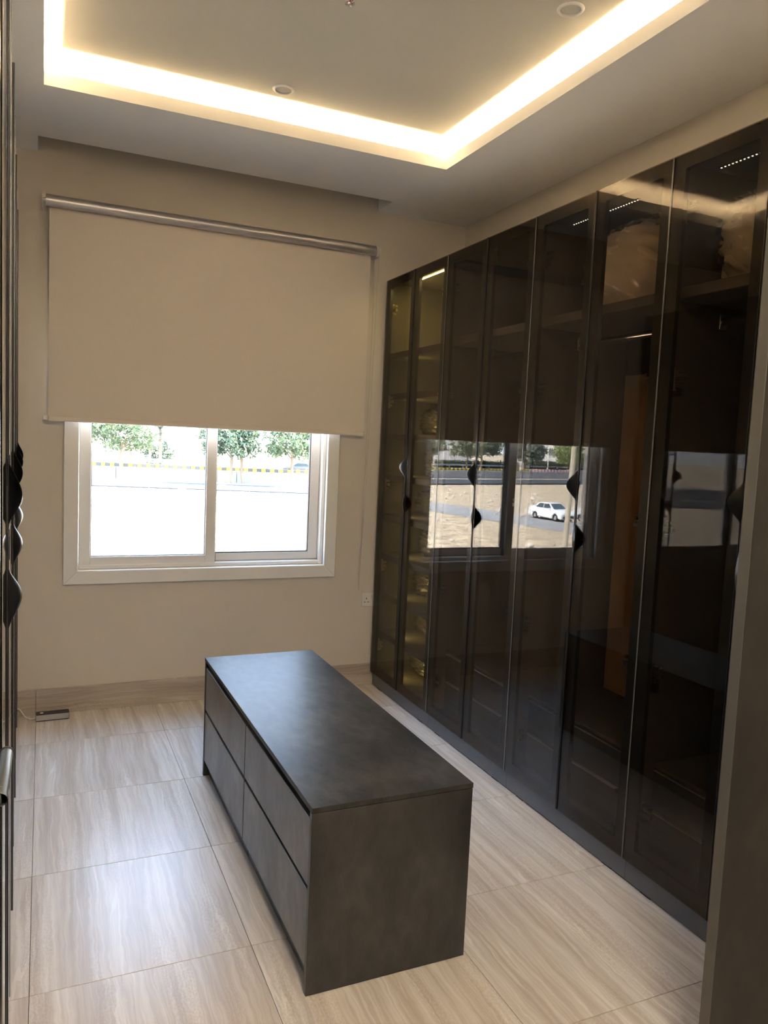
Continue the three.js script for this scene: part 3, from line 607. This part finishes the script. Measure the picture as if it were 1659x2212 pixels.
tree('tall dense tree, largest one mirrored in the wardrobe glass', -82, G1, -138, 2, 3.6, M.leafDusty, 0.5);
tree('dense tree mirrored beside the largest one, closer to the window middle post', -75.8, G1, -133, 1, 3.0, M.leafDusty, 0.3);
tree('blue-green tree mirrored just right of the window middle post', -92, G1, -136, 2, 2.6, M.leafGrey, 0.3);
tree('bright green tree mirrored in front of the house with blue windows', -104.5, G1, -137, 2, 1.9, M.leafBright, 0.2, 0.85);
tree('tall narrow tree mirrored at the left end of the glass reflection', -66, G1, -130, 0, 3.0, M.leafDusty, 0.2);
tree('tree mirrored farthest right beside the palm trunks', -121, G1, -142, 1, 2.4, M.leafBright, 0.2);
const frondGeo = (() => {                    // arching feather leaf along +x
  const pos = [], n = 16;
  for (let i = 0; i < n; i++) {
    const u = (i + 0.5) / n, x = 2.3 * Math.sin(u * 1.35) / 0.98, y = 0.75 * u - 1.75 * u * u, w = 0.62 * Math.sin(Math.PI * Math.pow(u, 0.7)) + 0.06;
    for (const s of [-1, 1]) { pos.push(x - 0.10, y, 0, x + 0.10, y - 0.01, 0, x + 0.30, y - 0.16, s * w); }
  }
  for (let i = 0; i < 10; i++) { const f = (u) => [2.3 * Math.sin(u * 1.35) / 0.98, 0.75 * u - 1.75 * u * u]; const [a, b] = f(i / 10), [c, d] = f((i + 1) / 10); pos.push(a, b, -0.03, c, d, -0.02, c, d, 0.02, a, b, -0.03, c, d, 0.02, a, b, 0.03); }
  const g = new THREE.BufferGeometry(); g.setAttribute('position', new THREE.Float32BufferAttribute(pos, 3)); g.computeVertexNormals(); return g;
})();
function palmTrunk(h, r0, r1, lean) {
  const pr = [], n = Math.round(h / 0.22); pr.push([0, -0.1]); for (let i = 0; i <= n; i++) { const u = i / n, r = r0 + (r1 - r0) * u; pr.push([r * 1.05, u * h], [r * 0.96, u * h + 0.5 * h / n]); } pr.push([0, h]);
  const g = lathe(pr, 14), p = g.attributes.position; for (let i = 0; i < p.count; i++) { const u = p.getY(i) / h; p.setX(i, p.getX(i) + lean * u); } g.computeVertexNormals(); return g;
}
function palm(label, x, y, z, h, r, lean, n = 18, mat = M.palmBark, size = 1) {
  const t = thing('palm_tree', label, 'palm tree', [x, y, z]);
  mesh('trunk', palmTrunk(h, r, r * 0.85, lean), mat, t);
  for (let i = 0; i < n; i++) { const f = mesh('frond', frondGeo, M.frond, t); f.position.set(lean, h, 0); f.rotation.set(0, i * 2.4 + rr(-0.2, 0.2), rr(-0.25, 0.75), 'YXZ'); f.scale.setScalar(size * rr(0.8, 1.1)); }
}
const pk = 0.776;
palm('tall date palm right of centre in the left window pane', 20.1 * 0.79, G1, 4.3 - 149 * 0.79, 5.1, 0.24, 0);
palm('shorter date palm with a drooping crown just left of the tall one', 14.2, G1, -112, 3.6, 0.22, 0.1);
palm('palm at the right of the left window pane, in front of the round tree', 20.8, G1, -109, 4.2, 0.2, 0.1);
palm('slim palm behind the spreading tree in the left window pane', 5.7, G1, -109, 5.6, 0.2, 0);
palm('young palm stump with a small crown left of the two date palms', 11.4, G1, -111, 1.6, 0.26, 0, 10, M.palmBark, 0.6);
palm('palm with blue-grey fronds behind the forked tree in the right pane', 26.0, G1, -104, 3.8, 0.24, 0.1);
palm('palm in the middle of the right window pane', 31.0, G1, -104, 3.9, 0.26, 0);
palm('palm at the right end of the right window pane, behind the dark car', 38.5, G1, -103, 3.6, 0.24, 0);
palm('wrapped bare palm trunk, left one of two mirrored close by in the glass', -24.45, G0, -32.4, 8.4, 0.165, -0.30, 18, M.wrappedBark);
palm('wrapped bare palm trunk, right one of two mirrored close by in the glass', -25.6, G0, -32.3, 8.6, 0.165, -0.75, 18, M.wrappedBark);
// hedges
function hedge(label, x, y, z, len, h, d, ry, n, leaf) {
  const pos = []; for (let i = 0; i < n; i++) {
    const p = V(rr(-0.5, 0.5) * len, Math.pow(rnd(), 0.6) * h * (0.75 + 0.25 * N2(i, 3)), rr(-0.5, 0.5) * d), s = rr(0.2, 0.42), a = V(rr(-1, 1), rr(-1, 1), rr(-1, 1)).normalize().multiplyScalar(s), b = V(rr(-1, 1), rr(-1, 1), rr(-1, 1)).cross(a).normalize().multiplyScalar(s * 0.5);
    const P = [p.clone().sub(a), p.clone().add(b), p.clone().add(a), p.clone().sub(b)]; for (const j of [0, 1, 2, 0, 2, 3]) pos.push(P[j].x, Math.max(0, P[j].y), P[j].z);
  }
  const g = new THREE.BufferGeometry(); g.setAttribute('position', new THREE.Float32BufferAttribute(pos, 3)); g.computeVertexNormals();
  const t = thing('hedge', label, 'hedge', [x, y, z], ry); mesh('foliage', g, leaf, t); return t;
}
hedge('long dark green hedge mirrored below the left white house', -84, G1, -142, 26, 1.9, 2, ROADA, 6000, M.leafB);
hedge('long dark green hedge mirrored below the house with blue windows', -116, G1, -152, 34, 2.4, 2, ROADA, 7000, M.leafB);
{ const t = thing('round_bush', 'round clipped dark bush behind the tall date palm in the left pane', 'bush', [17.6, G1 - 0.3, -128]); const c = mesh('foliage', crowns[1], M.leafB, t); c.position.set(0, 1.9, 0); c.scale.set(0.7, 0.8, 0.7); }
{ const t = thing('low_bush', 'low shrub at the kerb under the tall date palm', 'bush', [14.0, G1 - 0.1, -106]); const c = mesh('foliage', crowns[0], M.leafC, t); c.position.set(0, 0.35, 0); c.scale.set(0.5, 0.22, 0.4); }
// poles
function pole(label, x, z, h) { const p = thing('lamp_post', label, 'lamp post', [x, G1, z]); mesh('shaft', rod(V(0, 0, 0), V(0, h, 0), 0.13, 0.07, 10), M.houseWhite, p); mesh('base_plate', cbox(0.5, 0.3, 0.5, 0, 0.15, 0, 0.03), M.concrete, p); mesh('lamp_arm', [rod(V(0, h, 0), V(1.4, h + 0.25, 0), 0.05, 0.04, 8), cbox(0.6, 0.1, 0.25, 1.6, h + 0.25, 0, 0.03)], M.houseWhite, p); }
pole('white lamp post, left one of two mirrored before the left house', -80.5, -152, 9); pole('white lamp post, right one of two mirrored before the left house', -82.2, -152, 9); pole('white lamp post mirrored before the house with blue windows', -106, -147, 9);
// houses
function house(name, label, x, y, z, w, h, d, ry, wall, wins, pane, extra) {
  const b = thing(name, label, 'house', [x, y, z], ry);
  mesh('wall', cbox(w, h, d, 0, h / 2, 0, 0.05), wall, b);
  mesh('roof_parapet', [cbox(w + 0.3, 0.8, 0.3, 0, h + 0.4, d / 2, 0.05), cbox(0.3, 0.8, d, w / 2, h + 0.4, 0, 0.05), cbox(0.3, 0.8, d, -w / 2, h + 0.4, 0, 0.05), cbox(w + 0.3, 0.8, 0.3, 0, h + 0.4, -d / 2, 0.05)], wall, b);
  for (const [wx, wy, ww, wh] of wins) {
    const f = mesh('window', [cbox(ww + 0.3, 0.15, 0.3, wx, wy - wh / 2, d / 2 + 0.05, 0.02), cbox(ww + 0.3, 0.15, 0.3, wx, wy + wh / 2, d / 2 + 0.05, 0.02), cbox(0.15, wh, 0.3, wx - ww / 2, wy, d / 2 + 0.05, 0.02), cbox(0.15, wh, 0.3, wx + ww / 2, wy, d / 2 + 0.05, 0.02), cbox(0.1, wh, 0.2, wx, wy, d / 2 + 0.05, 0.02)], M.houseWhite, b);
    mesh('pane', cbox(ww, wh, 0.06, wx, wy, d / 2 + 0.02, 0.01), pane, f);
  }
  for (const e of extra ?? []) mesh('facade_block', cbox(...e), e[7] ?? wall, b);
}
const toUs = (x, z) => Math.atan2(-x, 4 - z);
house('white_house', 'pale grey house with small windows mirrored at the left of the glass', -103, G1, -192, 14, 11, 10, toUs(-103, -192), M.houseGrey, [[-3.6, 4.3, 0.9, 1.4], [-1.6, 4.3, 0.6, 0.7], [0.2, 4.3, 0.6, 0.7], [2.6, 4.3, 1.2, 1.5]], M.darkPane, [[14.2, 2.0, 0.3, 0, 1.0, 5.0, 0.03]]);
house('tan_house', 'tan house behind the largest mirrored tree', -114, G1, -222, 12, 8, 10, toUs(-114, -222), M.houseTan, [[-2, 4, 1.6, 1.6], [2.5, 4, 1.6, 1.6]], M.darkPane);
house('villa', 'grey and white villa with blue windows mirrored at the right of the glass', -139, G1, -186, 30, 10, 12, toUs(-139, -186), M.houseGrey, [[-8.3, 4.3, 2.3, 2.2], [2.6, 4.3, 2.3, 2.2], [10.5, 4.3, 2.3, 2.2]], M.bluePane, [[5.2, 7.0, 0.7, -8.3, 4.4, 5.7, 0.05, M.houseWhite], [5.2, 7.0, 0.7, 2.6, 4.4, 5.7, 0.05, M.houseWhite], [5.2, 7.0, 0.7, 10.5, 4.4, 5.7, 0.05, M.houseWhite]]);
// cars
function car(label, x, y, z, ry, paint, glassM) {
  const c = thing('sedan_car', label, 'car', [x, y, z], ry);
  const side = new THREE.Shape(); side.moveTo(-2.12, 0.36); side.lineTo(-1.72, 0.26); side.absarc(-1.28, 0.32, 0.36, Math.PI, 0, true); side.lineTo(0.93, 0.26); side.absarc(1.30, 0.32, 0.36, Math.PI, 0, true); side.lineTo(2.02, 0.28); side.quadraticCurveTo(2.16, 0.45, 2.12, 0.66); side.quadraticCurveTo(1.95, 0.84, 1.0, 0.95); side.lineTo(-1.45, 0.99); side.quadraticCurveTo(-2.0, 1.0, -2.14, 0.88); side.closePath();
  const body = new THREE.ExtrudeGeometry(side, { depth: 1.52, bevelEnabled: true, bevelSize: 0.05, bevelThickness: 0.09, bevelSegments: 3, curveSegments: 10 }); body.translate(0, 0, -0.76);
  mesh('body', body, paint, c);
  const bl = [-1.78, 0.97], br = [1.08, 0.95], tl = [-0.95, 1.44], tr = [0.28, 1.45], wb = 0.78, wt = 0.60, P = [];
  for (const s of [-1, 1]) P.push(V(bl[0], bl[1], s * wb), V(br[0], br[1], s * wb), V(tl[0], tl[1], s * wt), V(tr[0], tr[1], s * wt), V(-0.35, 1.48, s * (wt - 0.03)));
  mesh('cabin', boxUV(new ConvexGeometry(P)), paint, c);
  const quad = (pts, off) => { const n = pts[1].clone().sub(pts[0]).cross(pts[3].clone().sub(pts[0])).normalize().multiplyScalar(off); return boxUV(new ConvexGeometry([...pts.map((p) => p.clone().add(n)), ...pts.map((p) => p.clone().sub(n))])); };
  const onSide = (s, u0, u1, t0, t1, w0 = u0, w1 = u1) => { const f = (u, t) => { const a = bl[0] + (br[0] - bl[0]) * u, b = tl[0] + (tr[0] - tl[0]) * u; return V(a + (b - a) * t, bl[1] + (tl[1] - bl[1]) * t, s * (wb + (wt - wb) * t)); }; return [f(u0, t0), f(u1, t0), f(w1, t1), f(w0, t1)]; };
  for (const s of [-1, 1]) { mesh('side_window', quad(onSide(s, 0.14, 0.50, 0.12, 0.88, 0.10, 0.50), 0.012), glassM, c); mesh('side_window', quad(onSide(s, 0.535, 0.90, 0.12, 0.88, 0.535, 0.93), 0.012), glassM, c); }
  mesh('windscreen', quad([V(1.00, 0.99, -0.70), V(1.00, 0.99, 0.70), V(0.33, 1.41, 0.55), V(0.33, 1.41, -0.55)], 0.012), glassM, c);
  mesh('rear_window', quad([V(-1.68, 1.00, -0.70), V(-1.68, 1.00, 0.70), V(-1.00, 1.40, 0.55), V(-1.00, 1.40, -0.55)], 0.012), glassM, c);
  for (const wx of [-1.28, 1.30]) for (const s of [-1, 1]) {
    const w = new THREE.Group(); w.name = 'wheel'; c.add(w);
    const ty = lathe([[0.18, -0.1], [0.29, -0.1], [0.315, -0.07], [0.315, 0.07], [0.29, 0.1], [0.18, 0.1]], 24); ty.rotateX(HALF); ty.translate(wx, 0.315, s * 0.72); mesh('tyre', ty, M.black, w);
    const rim = lathe([[0, 0.07], [0.06, 0.085], [0.17, 0.075], [0.19, 0.09], [0.19, -0.06], [0, -0.06]], 24); rim.rotateX(s > 0 ? HALF : -HALF); rim.translate(wx, 0.315, s * 0.72); mesh('rim', rim, M.silver, w);
  }
  for (const s of [-1, 1]) { mesh('headlight', cbox(0.30, 0.13, 0.34, 1.99, 0.70, s * 0.60, 0.04), M.silver, c); mesh('tail_light', cbox(0.14, 0.15, 0.40, -2.10, 0.82, s * 0.58, 0.03), M.kerbRed, c); mesh('mirror', cbox(0.12, 0.12, 0.20, 0.72, 1.04, s * 0.93, 0.03), paint, c); mesh('air_vent', cbox(0.10, 0.22, 0.20, 2.12, 0.44, s * 0.62, 0.03), M.black, c); }
  mesh('grille', cbox(0.08, 0.22, 0.95, 2.15, 0.44, 0, 0.03), M.black, c);
}
const white = phys({ color: lin(0.80, 0.81, 0.83), roughness: 0.3, clearcoat: 0.8, clearcoatRoughness: 0.05 }), navy = phys({ color: lin(0.05, 0.06, 0.09), roughness: 0.3, clearcoat: 0.8, clearcoatRoughness: 0.05 });
car('white sedan parked on the dirt track, left one of two mirrored in the glass', -35.9, G0 + 0.02, -49.3, -HALF - 0.08, white, M.darkPane);
car('white sedan half hidden behind the palm trunks, right one of two mirrored', -38.6, G0 + 0.02, -46.6, -HALF - 0.08, white, M.darkPane);
car('dark sedan on the upper road at the right of the window', 31.4, G1 + 0.03, -94.5, ROADA + Math.PI, navy, M.darkPane);

renderer.render(scene, camera);
